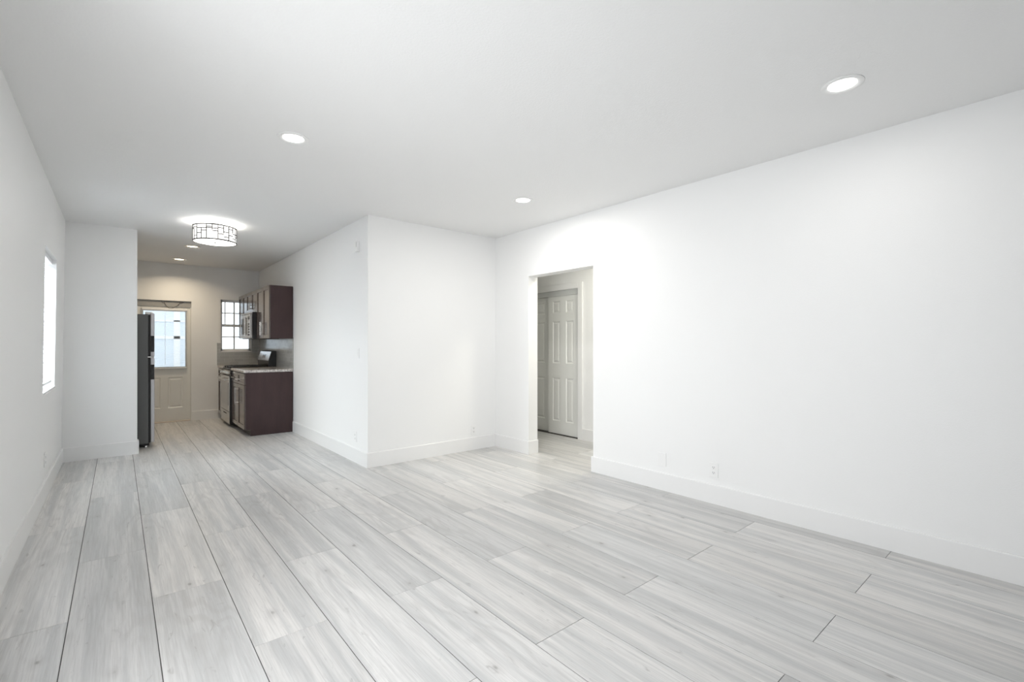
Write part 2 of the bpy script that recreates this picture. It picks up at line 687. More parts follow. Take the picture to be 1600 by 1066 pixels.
mb = MB()
bb_y(mb, 1.91, YS0, 0, 1)
bb_y(mb, YF, 0.29, 0, 1)
struct(mb, 'baseboard_left', M['trim'], fn=lean)
mb = MB()
bb_x(mb, lx(0) + BT, XS + BT, YS0, -1)
bb_y(mb, YS0, YS1, XS, 1)
struct(mb, 'baseboard_divider', M['trim'])
mb = MB()
bb_x(mb, XK - BT, XR, YC, -1)
struct(mb, 'baseboard_center', M['trim'])
mb = MB()
bb_y(mb, YC, 7.425, XK, -1)
struct(mb, 'baseboard_kitchen', M['trim'])
mb = MB()
bb_y(mb, YF, DW[0] + BT, XR, -1)
bb_x(mb, XR, XR + 0.145, DW[0], 1)
bb_y(mb, DW[1] - BT, YC - BT, XR, -1)
bb_x(mb, XR, XR + 0.145, DW[1], -1)
struct(mb, 'baseboard_right', M['trim'])
mb = MB()
bb_x(mb, 0.968, 1.352, YB, -1)
struct(mb, 'baseboard_back', M['trim'])
mb = MB()
bb_y(mb, 1.9, CL[0] - 0.084, XH, -1)
bb_y(mb, DW[1], 6.2, XR + 0.145, 1)
struct(mb, 'baseboard_hall', M['trim'])

# ------------------------------------------------------------------ hall closet: casing, track fascia, two bypass doors
mb = MB()
cw, ct = 0.080, 0.018
mb.box(XH - ct, XH, CL[0] - cw, CL[0], 0, CL[3] + cw, 0.003)
mb.box(XH - ct, XH, CL[0], CL[1], CL[3], CL[3] + cw, 0.003)
mb.box(XH - ct, XH, CL[1], CL[1] + cw, 0, CL[3] + cw, 0.003)
mb.box(XH - 0.005, XH + 0.12, CL[0] - 0.001, CL[0] + 0.012, 0, CL[3])
mb.box(XH - 0.005, XH + 0.12, CL[1] - 0.012, CL[1] + 0.001, 0, CL[3])
struct(mb, 'trim_1', M['trim'], 'white casing around the hall closet')
struct(MB().box(XH + 0.008, XH + 0.10, CL[0] + 0.012, CL[1] - 0.012, 1.988, CL[3]), 'trim_2', M['fascia'], 'grey-white sliding track fascia over the closet doors')
struct(MB().box(XH - 0.004, XH + 0.10, CL[0] + 0.012, CL[1] - 0.012, 0, 0.006), 'trim_3', M['toe'], 'dark floor track under the closet doors')


def panel_door(mb, w, h, th, panels, rail=0.012, inset=0.007):
    """six-panel style leaf in local coords: u 0..w, v 0..h, face at depth 0 (towards -d), thickness th. returns list of boxes via callback"""
    pass


def raised_leaf(u0, u1, v0, v1, d0, d1, panels, put, skip=None):
    """slab with recessed raised panels on its -d face. put(list of 3-D tuples (u,d,v)) -> face verts"""
    bm = bmesh.new()
    us = sorted(set([u0, u1] + [p[0] for p in panels] + [p[1] for p in panels]))
    vs = sorted(set([v0, v1] + [p[2] for p in panels] + [p[3] for p in panels]))
    if skip:
        us = sorted(set(us + [skip[0], skip[1]]))
        vs = sorted(set(vs + [skip[2], skip[3]]))

    def q(pts):
        bm.faces.new([bm.verts.new(put(*p)) for p in pts])

    def inside(a, b, P):
        return P[0] - 1e-6 <= a <= P[1] + 1e-6 and P[2] - 1e-6 <= b <= P[3] + 1e-6
    for i in range(len(us) - 1):
        for j in range(len(vs) - 1):
            a, b = (us[i] + us[i + 1]) / 2, (vs[j] + vs[j + 1]) / 2
            if skip and inside(a, b, skip):
                continue
            q([(us[i], d1, vs[j]), (us[i + 1], d1, vs[j]), (us[i + 1], d1, vs[j + 1]), (us[i], d1, vs[j + 1])])
            if any(inside(a, b, P) for P in panels):
                continue
            q([(us[i], d0, vs[j]), (us[i + 1], d0, vs[j]), (us[i + 1], d0, vs[j + 1]), (us[i], d0, vs[j + 1])])
    for P in panels:
        steps = [(0, 0), (0.010, 0.009), (0.022, 0.009), (0.040, 0.002)]
        rings = []
        for ins, dep in steps:
            rings.append([(P[0] + ins, d0 + dep, P[2] + ins), (P[1] - ins, d0 + dep, P[2] + ins), (P[1] - ins, d0 + dep, P[3] - ins), (P[0] + ins, d0 + dep, P[3] - ins)])
        for A, B in zip(rings, rings[1:]):
            for k in range(4):
                q([A[k], A[(k + 1) % 4], B[(k + 1) % 4], B[k]])
        q(rings[-1])
    for P in [(u0, u1, v0, v1)] + ([skip] if skip else []):
        R = [(P[0], P[2]), (P[1], P[2]), (P[1], P[3]), (P[0], P[3])]
        for k in range(4):
            a, b = R[k], R[(k + 1) % 4]
            q([(a[0], d0, a[1]), (b[0], d0, b[1]), (b[0], d1, b[1]), (a[0], d1, a[1])])
    bmesh.ops.remove_doubles(bm, verts=list(bm.verts), dist=1e-5)
    mb = MB()
    mb.bm.free()
    mb.bm = bm
    return mb


def closet_leaf(y0, y1, d):
    cols = [(0.11, 0.27), (0.40, 0.56)]
    w = y1 - y0
    s = w / 0.66
    pn = []
    for a, b in cols:
        for c, e in ((0.195, 0.815), (1.025, 1.625), (1.745, 1.918)):
            pn.append((y0 + a * s, y0 + b * s, c, e))
    pn = [(a, b, c, e) for a, b, c, e in pn]
    return raised_leaf(y0, y1, 0.012, 2.000, d, d + 0.034, pn, lambda u, dd, v: (dd, u, v))


struct(closet_leaf(4.330, 4.925, XH + 0.022), 'door_1', M['closet'], 'white six-panel sliding closet door, the front one on the right')
struct(closet_leaf(4.880, 5.846, XH + 0.062), 'door_2', M['closet'], 'white six-panel sliding closet door, the rear one on the left')

# ------------------------------------------------------------------ back door with glazed upper half
DY = YB + 0.045
GL = (0.315, 0.880, 0.925, 1.855)
lv = (0.235, 0.745)
leaf = raised_leaf(KD[0] + 0.02, KD[1] - 0.012, 0.018, 1.925, DY, DY + 0.044,
                   [(0.335, 0.540, *lv), (0.640, 0.845, *lv)], lambda u, dd, v: (u, dd, v), skip=GL)
bd = struct(leaf, 'door_3', M['door'], 'white back door with a glazed upper half and two lower panels')
mb = MB()
g0, g1, g2, g3 = GL
for (a, b, c, d) in ((g0 - 0.03, g1 + 0.03, g3, g3 + 0.03), (g0 - 0.03, g1 + 0.03, g2 - 0.03, g2), (g0 - 0.03, g0, g2, g3), (g1, g1 + 0.03, g2, g3)):
    mb.box(a, b, DY - 0.012, DY + 0.001, c, d, 0.003)
mb.build('window_frame', M['door'], bd)
MB().box(g0, g1, DY + 0.030, DY + 0.034, g2, g3).build('pane', M['glass'], bd)
# mini blind of the back door, resting half raised slats
bl = thing('window_blind', 'white mini blind hanging over the glass of the back door', 'blind', (0.6, DY - 0.03, 0.90))
MB().box(g0 - 0.02, g1 + 0.02, DY - 0.040, DY - 0.014, g3 + 0.012, g3 + 0.042, 0.003).build('headrail', M['blind'], bl)
mb = MB()
z = g2 + 0.02
while z < g3 + 0.01:
    mb.prism([(DY - 0.036, z - 0.0015), (DY - 0.016, z + 0.0015), (DY - 0.016, z + 0.0021), (DY - 0.036, z - 0.0009)], g0 - 0.012, g1 + 0.012, 'x')
    z += 0.020
mb.build('slats', M['blind'], bl)
MB().box(g0 - 0.012, g1 + 0.012, DY - 0.036, DY - 0.016, g2 - 0.034, g2 - 0.018, 0.003).build('bottom_rail', M['blind'], bl)
MB().cyl((g1 - 0.28, DY - 0.040, g3 + 0.02), (g1 - 0.28, DY - 0.040, g2 - 0.02), 0.0022, n=8).build('wand', M['blind'], bl)
# jamb, header board with its shade painted grey, threshold
mb = MB()
mb.box(KD[1] - 0.012, KD[1] - 0.001, YB + 0.004, YB + 0.15, 0, 1.925)
mb.box(KD[0] + 0.001, KD[0] + 0.02, YB + 0.004, YB + 0.15, 0, 1.925)
struct(mb, 'trim_4', M['door'], 'thin white jamb of the back door')
struct(MB().box(KD[0] + 0.001, KD[1] - 0.001, YB + 0.030, YB + 0.15, 1.928, 2.028), 'trim_5', M['header'], 'header board above the back door, its recess shade painted in grey')
struct(MB().box(KD[0] + 0.02, KD[1] - 0.012, YB - 0.01, YB + 0.12, 0.001, 0.016, 0.004), 'trim_6', M['brass'], 'metal threshold under the back door')
pts = []
for i in range(17):
    t = i / 16
    x = 0.585 + 0.215 * t
    pts.append((x, YB + 0.018, 2.005 - 0.105 * math.sin(math.pi * t) ** 0.8 - 0.01 * math.sin(7 * t)))
mbw = MB().tube([(0.555, YB + 0.024, 2.008), (0.57, YB + 0.02, 1.985)] + pts + [(0.86, YB + 0.024, 2.015)], 0.0035, 6)
mbw.build('hanging_wire', M['wire'], smooth=True, label='thin dark wire drooping in a loop from the header of the back door', category='wire')

# ------------------------------------------------------------------ kitchen window
win = thing('window_1', 'small white-framed kitchen window with grids beside the back door', 'window', (1.63, YB + 0.08, KW[2]), kind='structure')
mb = MB()
a, b, c, d = KW
fy0, fy1 = YB + 0.055, YB + 0.10
mb.box(a, a + 0.03, fy0, fy1, c, d)
mb.box(b - 0.03, b, fy0, fy1, c, d)
mb.box(a, b, fy0, fy1, d - 0.04, d)
mb.box(a, b, fy0, fy1, c, c + 0.055)
mb.build('window_frame', M['vinyl'], win)
mb = MB()
mb.box(a + 0.03, b - 0.03, fy0 + 0.004, fy1 - 0.01, 1.615, 1.66)
for zz in (1.86, 1.435):
    mb.box(a + 0.03, b - 0.03, fy0 + 0.015, fy1 - 0.02, zz - 0.009, zz + 0.009)
for xx, z0, z1 in ((1.468, 1.62, d - 0.04), (1.608, c + 0.05, d - 0.04), (1.748, 1.62, d - 0.04)):
    hw = 0.012 if xx == 1.608 else 0.007
    mb.box(xx - hw, xx + hw, fy0 + 0.016, fy1 - 0.019, z0, z1)
mb.build('grid', M['muntin'], win)
MB().box(a + 0.03, b - 0.03, fy1 - 0.015, fy1 - 0.011, c + 0.05, d - 0.04).build('pane', M['glass'], win)
MB().box(a - 0.0, b + 0.0, YB - 0.012, fy0, c - 0.002, c + 0.018, 0.003).build('window_sill', M['sill'], win)

# ------------------------------------------------------------------ left window with blind
win = thing('window_2', 'narrow window in the left wall behind white blinds', 'window', (lx(0.9) - 0.1, 5.77, LW[2]), kind='structure')
y0, y1, z0, z1 = LW
mb = MB()
xo = lx(1.5)
for bxs in ((y0, y0 + 0.035, z0, z1), (y1 - 0.035, y1, z0, z1), (y0, y1, z0, z0 + 0.04), (y0, y1, z1 - 0.04, z1), (y0, y1, 1.46, 1.50)):
    mb.box(xo - 0.135, xo - 0.09, *bxs)
mb.build('window_frame', M['vinyl'], win)
MB().box(xo - 0.115, xo - 0.111, y0 + 0.03, y1 - 0.03, z0 + 0.03, z1 - 0.03).build('pane', M['glass'], win)
MB().box(xo - 0.09, lx(0.9) + 0.004, y0, y1, z0 - 0.001, z0 + 0.014).build('window_sill', M['sill'], win)
bl = thing('window_blind', 'white horizontal blind filling the narrow left wall window', 'blind', (xo - 0.05, 5.77, z0))
MB().box(xo - 0.065, xo - 0.02, y0 + 0.006, y1 - 0.006, z1 - 0.045, z1 - 0.004, 0.003).build('headrail', M['blind'], bl)
mb = MB()
z = z0 + 0.10
while z < z1 - 0.05:
    mb.prism([(xo - 0.060, z + 0.014), (xo - 0.028, z - 0.014), (xo - 0.0265, z - 0.0125), (xo - 0.0585, z + 0.0155)], y0 + 0.012, y1 - 0.012, 'y')
    z += 0.040
mb.build('slats', M['blind'], bl)
MB().box(xo - 0.060, xo - 0.028, y0 + 0.012, y1 - 0.012, z0 + 0.055, z0 + 0.075, 0.003).build('bottom_rail', M['blind'], bl)

# ------------------------------------------------------------------ guessed patio door frame, added out of frame for the daylight
mb = MB()
for bxs in ((0.30, 0.36, 0.02, 2.1), (1.84, 1.90, 0.02, 2.1), (0.30, 1.90, 0.02, 0.08), (0.30, 1.90, 2.04, 2.1), (1.07, 1.13, 0.02, 2.1)):
    mb.box(-0.58, -0.53, *bxs)
struct(mb, 'door_4', M['vinyl'], 'white frame of a guessed, unseen patio door added to the left wall for daylight')

# ------------------------------------------------------------------ backsplash tiles
mb = MB()
TB = 0.008
zt = 1.325
mb.box(1.334, KW[0], YB - TB, YB, 0.930, zt)
mb.box(KW[0], KW[1], YB - TB, YB, 0.930, KW[2] - 0.002)
mb.box(KW[1], XK, YB - TB, YB, 0.930, 1.40)
struct(mb, 'wall_tiles_back', M['tile_x'], 'grey glossy subway tile backsplash under the kitchen window')
struct(MB().box(XK - TB, XK, 7.43, YB - TB, 0.930, 1.40), 'wall_tiles_right', M['tile_y'], 'grey glossy subway tile backsplash behind the range')


# ------------------------------------------------------------------ cabinets
def shaker(parent, x, ya, yb, za, zb, name='door', hy=None, hz0=0, hz1=0, horiz=False):
    """shaker leaf on plane x facing -x, 20 mm thick, frame 55 mm"""
    mb = MB()
    f = 0.055 if (zb - za) > 0.2 else 0.035
    t = 0.020
    mb.box(x - t, x, ya, ya + f, za, zb, 0.0015, 1)
    mb.box(x - t, x, yb - f, yb, za, zb, 0.0015, 1)
    mb.box(x - t, x, ya + f, yb - f, za, za + f, 0.0015, 1)
    mb.box(x - t, x, ya + f, yb - f, zb - f, zb, 0.0015, 1)
    mb.box(x - t + 0.009, x, ya + f, yb - f, za + f, zb - f)
    d = mb.build(name, M['espresso_door'], parent)
    mh = MB()
    r = 0.0055
    xo = x - t - 0.030
    if horiz:
        ym = (ya + yb) / 2
        zz = hz0
        mh.cyl((xo, ym - 0.085, zz), (xo, ym + 0.085, zz), r, n=12)
        for s in (-0.064, 0.064):
            mh.cyl((xo, ym + s, zz), (x - t, ym + s, zz), r * 0.8, n=10)
    else:
        mh.cyl((xo, hy, hz0), (xo, hy, hz1), r, n=12)
        for zz in (hz0 + 0.022, hz1 - 0.022):
            mh.cyl((xo, hy, zz), (x - t, hy, zz), r * 0.8, n=10)
    mh.build('handle', M['nickel'], d, smooth=True)
    return d


def base_cabinet(label, ya, yb, ndoors):
    t = thing('base_cabinet', label, 'cabinet', (1.67, (ya + yb) / 2, 0))
    xf, xb = 1.373, XK - 0.011
    mb = MB()
    # side panels with the toe notch, floor to counter
    prof = [(xf, 0.09), (1.432, 0.09), (1.432, 0.001), (xb, 0.001), (xb, 0.893), (xf, 0.893)]
    for s0, s1 in ((ya, ya + 0.018), (yb - 0.018, yb)):
        mb.prism(prof, s0, s1, 'y')
    mb.box(xf, xb, ya + 0.018, yb - 0.018, 0.09, 0.11)
    mb.box(xf, xb, ya + 0.018, yb - 0.018, 0.875, 0.893)
    mb.box(xb - 0.01, xb, ya + 0.018, yb - 0.018, 0.11, 0.875)
    mb.box(xf, xf + 0.02, ya + 0.018, yb - 0.018, 0.705, 0.735)
    mb.build('body', M['espresso'], t)
    MB().box(1.436, 1.450, ya + 0.018, yb - 0.018, 0.002, 0.09).build('toe_kick', M['toe'], t)
    n = ndoors
    wd = (yb - ya - 0.004) / n
    for i in range(n):
        p, q = ya + 0.002 + i * wd + 0.0015, ya + 0.002 + (i + 1) * wd - 0.0015
        shaker(t, xf - 0.001, p, q, 0.722, 0.882, 'drawer', hz0=0.80, horiz=True)
        hy = q - 0.035 if (i == 0 and n > 1) else p + 0.035
        shaker(t, xf - 0.001, p, q, 0.098, 0.716, 'door', hy=hy, hz0=0.42, hz1=0.66)
    return t


base_cabinet('dark espresso base cabinet with its side panel facing the room, nearest the viewer', 7.430, 8.368, 2)
base_cabinet('narrow dark espresso base cabinet in the corner beyond the range', 9.140, 9.636, 1)


def counter(label, ya, yb):
    mb = MB().box(1.340, XK - 0.009, ya, yb, 0.895, 0.933, 0.006)
    o = mb.build('countertop', M['granite'], smooth=False)
    o['label'] = label
    o['category'] = 'countertop'
    return o


counter('speckled grey granite countertop on the nearer base cabinet', 7.412, 8.370)
counter('speckled grey granite countertop in the corner under the window', 9.138, 9.640)


def wall_cabinet(label, ya, yb, z0, z1, bars=True):
    t = thing('wall_cabinet', label, 'cabinet', (1.84, (ya + yb) / 2, z0))
    xf, xb = 1.690, XK - 0.001 if z0 > 1.45 else XK - 0.009
    mb = MB()
    mb.box(xf, xb, ya, ya + 0.018, z0, z1)
    mb.box(xf, xb, yb - 0.018, yb, z0, z1)
    mb.box(xf, xb, ya + 0.018, yb - 0.018, z0 + 0.012, z0 + 0.03)
    mb.box(xf, xb, ya + 0.018, yb - 0.018, z1 - 0.018, z1)
    mb.box(xb - 0.012, xb, ya + 0.018, yb - 0.018, z0 + 0.03, z1 - 0.018)
    mb.build('body', M['espresso'], t)
    ym = (ya + yb) / 2
    for i, (p, q) in enumerate(((ya + 0.001, ym - 0.0015), (ym + 0.0015, yb - 0.001))):
        hy = q - 0.03 if i == 0 else p + 0.03
        hl = 0.20 if z1 - z0 > 0.5 else 0.10
        shaker(t, xf - 0.001, p, q, z0 + 0.001, z1 - 0.001, 'door', hy=hy, hz0=z0 + 0.05, hz1=z0 + 0.05 + hl)
    return t


wall_cabinet('tall dark espresso wall cabinet with its side facing the room, nearest the viewer', 7.430, 8.232, 1.385, 2.157)
wall_cabinet('short dark espresso wall cabinet directly above the microwave', 8.236, 8.996, 1.812, 2.157)
wall_cabinet('dark espresso wall cabinet in the corner next to the kitchen window', 9.000, 9.636, 1.400, 2.157)

# ------------------------------------------------------------------ microwave
t = thing('microwave', 'black and stainless over-the-range microwave under the short wall cabinet', 'microwave', (1.8, 8.62, 1.386))
ya, yb, z0, z1 = 8.240, 8.992, 1.386, 1.808
MB().box(1.615, XK - 0.010, ya, yb, z0, z1, 0.004).build('body', M['black'], t)
mb = MB()
mb.box(1.578, 1.613, ya + 0.175, yb - 0.002, z0 + 0.012, z1 - 0.035, 0.006)
dm = mb.build('door', M['steel'], t)
MB().box(1.574, 1.580, ya + 0.24, yb - 0.07, z0 + 0.075, z1 - 0.09, 0.002).build('door_window', M['glass_black'], dm)
mh = MB()
mh.cyl((1.545, ya + 0.205, z0 + 0.05), (1.545, ya + 0.205, z1 - 0.07), 0.010, n=14)
for zz in (z0 + 0.07, z1 - 0.09):
    mh.cyl((1.545, ya + 0.205, zz), (1.58, ya + 0.205, zz), 0.007, n=10)
mh.build('handle', M['nickel'], dm, smooth=True)
cp = MB().box(1.578, 1.613, ya + 0.002, ya + 0.172, z0 + 0.012, z1 - 0.035, 0.005).build('control_panel', M['steel'], t)
mb = MB().box(1.575, 1.580, ya + 0.03, ya + 0.145, z1 - 0.12, z1 - 0.06)
for i in range(5):
    for j in range(3):
        mb.box(1.576, 1.580, ya + 0.035 + j * 0.038, ya + 0.065 + j * 0.038, z0 + 0.05 + i * 0.042, z0 + 0.078 + i * 0.042)
mb.build('keypad', M['glass_black'], cp)
mb = MB()
for i in range(20):
    mb.box(1.580, 1.613, ya + 0.01 + i * 0.0368, ya + 0.038 + i * 0.0368, z1 - 0.030, z1 - 0.006)
mb.build('vent_grille', M['steel'], t)

# ------------------------------------------------------------------ gas range
t = thing('gas_range', 'stainless and black gas range standing between the two base cabinets', 'stove', (1.66, 8.755, 0))
ya, yb = 8.374, 9.134
mb = MB()
mb.box(1.329, XK - 0.012, ya, yb, 0.045, 0.804, 0.002)
mb.box(1.395, XK - 0.012, ya, yb, 0.803, 0.900)
mb.build('body', M['black'], t)
mb = MB()
for xx in (1.44, 1.93):
    for yy in (ya + 0.05, yb - 0.05):
        f = MB().cyl((xx, yy, 0.0005), (xx, yy, 0.046), 0.017, 0.012, n=14).build('foot', M['black'], t)
mb.bm.free()
dr = MB().box(1.320, 1.3285, ya + 0.004, yb - 0.004, 0.062, 0.243, 0.003).build('storage_drawer', M['steel'], t)
MB().box(1.317, 1.323, ya + 0.25, yb - 0.25, 0.195, 0.212, 0.002).build('pull', M['slot'], dr)
od = MB().box(1.318, 1.3285, ya + 0.004, yb - 0.004, 0.252, 0.800, 0.003).build('oven_door', M['steel'], t)
MB().box(1.315, 1.320, ya + 0.07, yb - 0.07, 0.345, 0.700, 0.002).build('oven_window', M['oven_glass'], od)
mh = MB().cyl((1.270, ya + 0.04, 0.750), (1.270, yb - 0.04, 0.750), 0.012, n=16)
for yy in (ya + 0.075, yb - 0.075):
    mh.cyl((1.270, yy, 0.750), (1.320, yy, 0.750), 0.010, n=12)
mh.build('handle', M['nickel'], od, smooth=True)
cp = MB().prism([(1.345, 0.806), (1.400, 0.806), (1.400, 0.903), (1.362, 0.903), (1.328, 0.880)], ya + 0.002, yb - 0.002, 'y').build('control_panel', M['black'], t)
for i in range(5):
    yy = ya + 0.09 + i * 0.145
    k = MB().cyl((1.337, yy, 0.848), (1.302, yy, 0.853), 0.021, 0.018, n=20)
    k.box(1.296, 1.304, yy - 0.003, yy + 0.003, 0.838, 0.869)
    k.build('knob', M['nickel'], cp, smooth=True)
MB().box(1.345, 1.875, ya - 0.003, yb + 0.003, 0.902, 0.918, 0.005).build('cooktop', M['black'], t)
for i in range(3):
    g0_, g1_ = ya + 0.02 + i * 0.243, ya + 0.02 + i * 0.243 + 0.234
    mb = MB()
    zt_ = 0.950
    s = 0.006
    for yy in (g0_, (g0_ + g1_) / 2, g1_):
        mb.box(1.375, 1.850, yy - s, yy + s, zt_ - 0.016, zt_, 0.002, 1)
    for xx in (1.375, 1.475, 1.612, 1.750, 1.850):
        mb.box(xx - s, xx + s, g0_, g1_, zt_ - 0.014, zt_ - 0.001, 0.002, 1)
    for xx in (1.378, 1.847):
        for yy in (g0_ + 0.004, g1_ - 0.004):
            mb.box(xx - 0.007, xx + 0.007, yy - 0.007, yy + 0.007, 0.917, zt_ - 0.008)
    for xx in (1.49, 1.735):
        for k in range(4):
            aa = k * math.pi / 2 + math.pi / 4
            yy = (g0_ + g1_) / 2
            mb.box(xx + 0.05 * math.cos(aa) - s, xx + 0.05 * math.cos(aa) + s, yy + 0.05 * math.sin(aa) - s, yy + 0.05 * math.sin(aa) + s, zt_ - 0.012, zt_ + 0.006)
    mb.build('burner_grate', M['iron'], t)
for xx in (1.49, 1.735):
    for yy in (ya + 0.137, ya + 0.38, yb - 0.137):
        MB().lathe([(0, 0.932), (0.030, 0.932), (0.036, 0.926), (0.036, 0.920), (0.044, 0.918), (0, 0.918)], xx, yy, 20).build('burner_cap', M['iron'], t, smooth=True)
bg_ = MB().prism([(1.872, 0.905), (1.872, 1.03), (1.918, 1.180), (1.945, 1.196), (XK - 0.014, 1.190), (XK - 0.014, 0.905)], ya, yb, 'y').build('back_guard', M['black'], t)
mb = MB()
n = Vector((-0.150, 0, 0.046)).normalized() * 0.004
pf = [(1.873, 1.034), (1.918, 1.179)]
mb.prism([(pf[0][0], pf[0][1]), (pf[0][0] + n.x, pf[0][1] + n.z), (pf[1][0] + n.x, pf[1][1] + n.z), (pf[1][0], pf[1][1])], ya + 0.012, yb - 0.012, 'y')
fp = mb.build('face_plate', M['steel'], bg_)
mb = MB()
e0 = [(1.885 + n.x, 1.075 + n.z), (1.902 + n.x, 1.130 + n.z)]
mb.prism([e0[0], (e0[0][0] + n.x * 0.3, e0[0][1] + n.z * 0.3), (e0[1][0] + n.x * 0.3, e0[1][1] + n.z * 0.3), e0[1]], 8.66, 8.85, 'y')
mb.build('clock_display', M['glass_black'], bg_)

# ------------------------------------------------------------------ refrigerator
t = thing('refrigerator', 'top-freezer refrigerator with dark grey side standing behind the wall stub', 'refrigerator', (-0.07, 7.83, 0))
ya, yb = 7.450, 8.200
MB().box(-0.425, 0.291, ya, yb, 0.045, 1.672, 0.006).build('body', M['fridge_side'], t)
MB().box(0.291, 0.314, ya + 0.012, yb - 0.012, 0.055, 1.668).build('gasket', M['gasket'], t)
MB().box(-0.40, 0.30, ya + 0.02, yb - 0.02, 0.020, 0.045).build('base_grille', M['gasket'], t)
for xx, mm in ((0.27, 'steel'), (-0.38, 'gasket')):
    for yy in (ya + 0.05, yb - 0.05):
        MB().cyl((xx, yy, 0.0005), (xx, yy, 0.046), 0.022, 0.016, n=14).build('foot', M[mm], t)


def fridge_door(name, z0, z1, hz0, hz1):
    mb = MB()
    mb.box(0.315, 0.353, ya, yb, z0, z1, 0.007, 3)
    d = mb.build(name, M['fridge_door'], t)
    MB().box(0.3165, 0.3515, ya - 0.004, ya + 0.016, hz0, hz1, 0.003).build('handle', M['black'], d, label='black recessed pull')
    # the brushed front skin
    MB().box(0.3525, 0.3555, ya + 0.010, yb - 0.010, z0 + 0.01, z1 - 0.01, 0.001, 1).build('front_skin', M['steel'], d)
    return d


fridge_door('refrigerator_door', 0.058, 1.128, 0.853, 1.038)
fridge_door('freezer_door', 1.142, 1.690, 1.200, 1.402)
MB().box(0.262, 0.335, ya + 0.01, ya + 0.06, 1.672, 1.704, 0.006).build('hinge_cover', M['nickel'], t)
MB().box(0.285, 0.352, ya - 0.003, ya + 0.04, 1.1285, 1.1415, 0.002).build('middle_hinge', M['nickel'], t)


# ------------------------------------------------------------------ recessed downlights
def downlight(x, y, label, warm=False, group=None, power=10):
    t = thing('recessed_downlight', label, 'ceiling light', (x, y, H - 0.008), group)
    MB().lathe([(0.095, H - 0.0005), (0.095, H - 0.004), (0.089, H - 0.008), (0.074, H - 0.008), (0.064, H - 0.002), (0.064, H - 0.0005)], x, y, 48, close=True).build('trim_ring', M['nickel'] if warm else M['plastic'], t, smooth=True)
    MB().lathe([(0, H - 0.003), (0.0625, H - 0.003), (0.0625, H - 0.0008), (0, H - 0.0008)], x, y, 40).build('lens', M['lens_warm'] if warm else M['lens_cool'], t)
    o = area('downlight_beam', (x, y, H - 0.014), (0, 0, 0), 0.12, 0.12, power, (1.0, 0.83, 0.60) if warm else (1.0, 0.97, 0.93), 'DISK', spread=math.radians(146) if warm else None)
    o.parent = t
    o.matrix_parent_inverse = Matrix.Translation(t.location).inverted()
    return t


downlight(0.884, 3.290, 'white recessed ceiling light on the left, between the hanging drum lamp and the viewer', power=2.5)
downlight(2.905, 0.765, 'white recessed ceiling light nearest the viewer at the right', power=3.6)
downlight(2.915, 3.305, 'small white recessed ceiling light near the corner above the doorway wall', power=13.5)
downlight(0.785, 7.780, 'warm recessed ceiling light just beyond the drum lamp', True, power=5.4)
downlight(0.742, 9.065, 'warm recessed ceiling light nearest the back door', True, power=7.6)

# guessed hall light, added out of sight to brighten the doorway
area('added_hall_light', (4.25, 3.15, H - 0.06), (0, 0, 0), 0.3, 0.3, 17, (1.0, 0.96, 0.82), 'DISK')

# ------------------------------------------------------------------ drum semi-flush light
dx, dy = 0.836, 6.180
t = thing('drum_ceiling_light', 'round drum ceiling light with a white shade under a dark metal lattice', 'ceiling light', (dx, dy, H))
R, zt_, zb_ = 0.205, 2.602, 2.440
MB().lathe([(0, H - 0.0005), (0.062, H - 0.0005), (0.062, H - 0.012), (0.055, H - 0.022), (0, H - 0.022)], dx, dy, 36).build('canopy', M['nickel'], t, smooth=True)
MB().cyl((dx, dy, H - 0.02), (dx, dy, zb_ + 0.01), 0.008, n=14).build('stem', M['nickel'], t, smooth=True)
MB().lathe([(R, zt_), (R, zb_), (R - 0.003, zb_), (R - 0.003, zt_)], dx, dy, 72, close=True).build('shade', M['drum'], t, smooth=True)
MB().lathe([(0, zb_ + 0.002), (R - 0.004, zb_ + 0.002), (R - 0.004, zb_ + 0.006), (0, zb_ + 0.006)], dx, dy, 72).build('diffuser', M['drum_bottom'], t)
MB().lathe([(0, zb_ - 0.016), (0.008, zb_ - 0.012), (0.010, zb_ - 0.004), (0.014, zb_ + 0.001), (0, zb_ + 0.001)], dx, dy, 20).build('finial', M['nickel'], t, smooth=True)


def arc_bar(mb, a0, a1, z0, z1, r0, r1, n):
    A = []
    for i in range(n + 1):
        a = a0 + (a1 - a0) * i / n
        c, s = math.cos(a), math.sin(a)
        A.append([mb.bm.verts.new((dx + r * c, dy + r * s, z)) for r, z in ((r0, z0), (r1, z0), (r1, z1), (r0, z1))])
    for P, Q in zip(A, A[1:]):
        for k in range(4):
            mb.bm.faces.new((P[k], P[(k + 1) % 4], Q[(k + 1) % 4], Q[k]))
    mb.bm.faces.new(A[0][::-1])
    mb.bm.faces.new(A[-1])


mb = MB()
ri, ro = R + 0.003, R + 0.007
for zz in (zt_, zb_):
    arc_bar(mb, 0, 2 * math.pi - 1e-4, zz - 0.006, zz + 0.006, R, ro, 96)
mb.build('rim', M['bronze'], t)
mb = MB()
nb = 24
rs = random.Random(3)
hh = zt_ - zb_
for i in range(nb):
    a = 2 * math.pi * i / nb
    da = 0.0030 / R
    full = i % 2 == 0
    z0_ = zb_ if full else zb_ + hh * rs.choice([0.0, 0.45, 0.6])
    z1_ = zt_ if full else (zt_ if z0_ > zb_ else zb_ + hh * rs.choice([0.55, 0.7]))
    arc_bar(mb, a - da, a + da, z0_, z1_, ri, ro, 1)
    hs = rs.sample([0.22, 0.38, 0.55, 0.72, 0.80], 2)
    for q in hs:
        arc_bar(mb, a, a + 2 * math.pi / nb, zb_ + hh * q - 0.0036, zb_ + hh * q + 0.0036, ri, ro, 3)
mb.build('lattice', M['bronze'], t)
pl = bpy.data.lights.new('drum_bulb', 'POINT')
pl.energy = 16
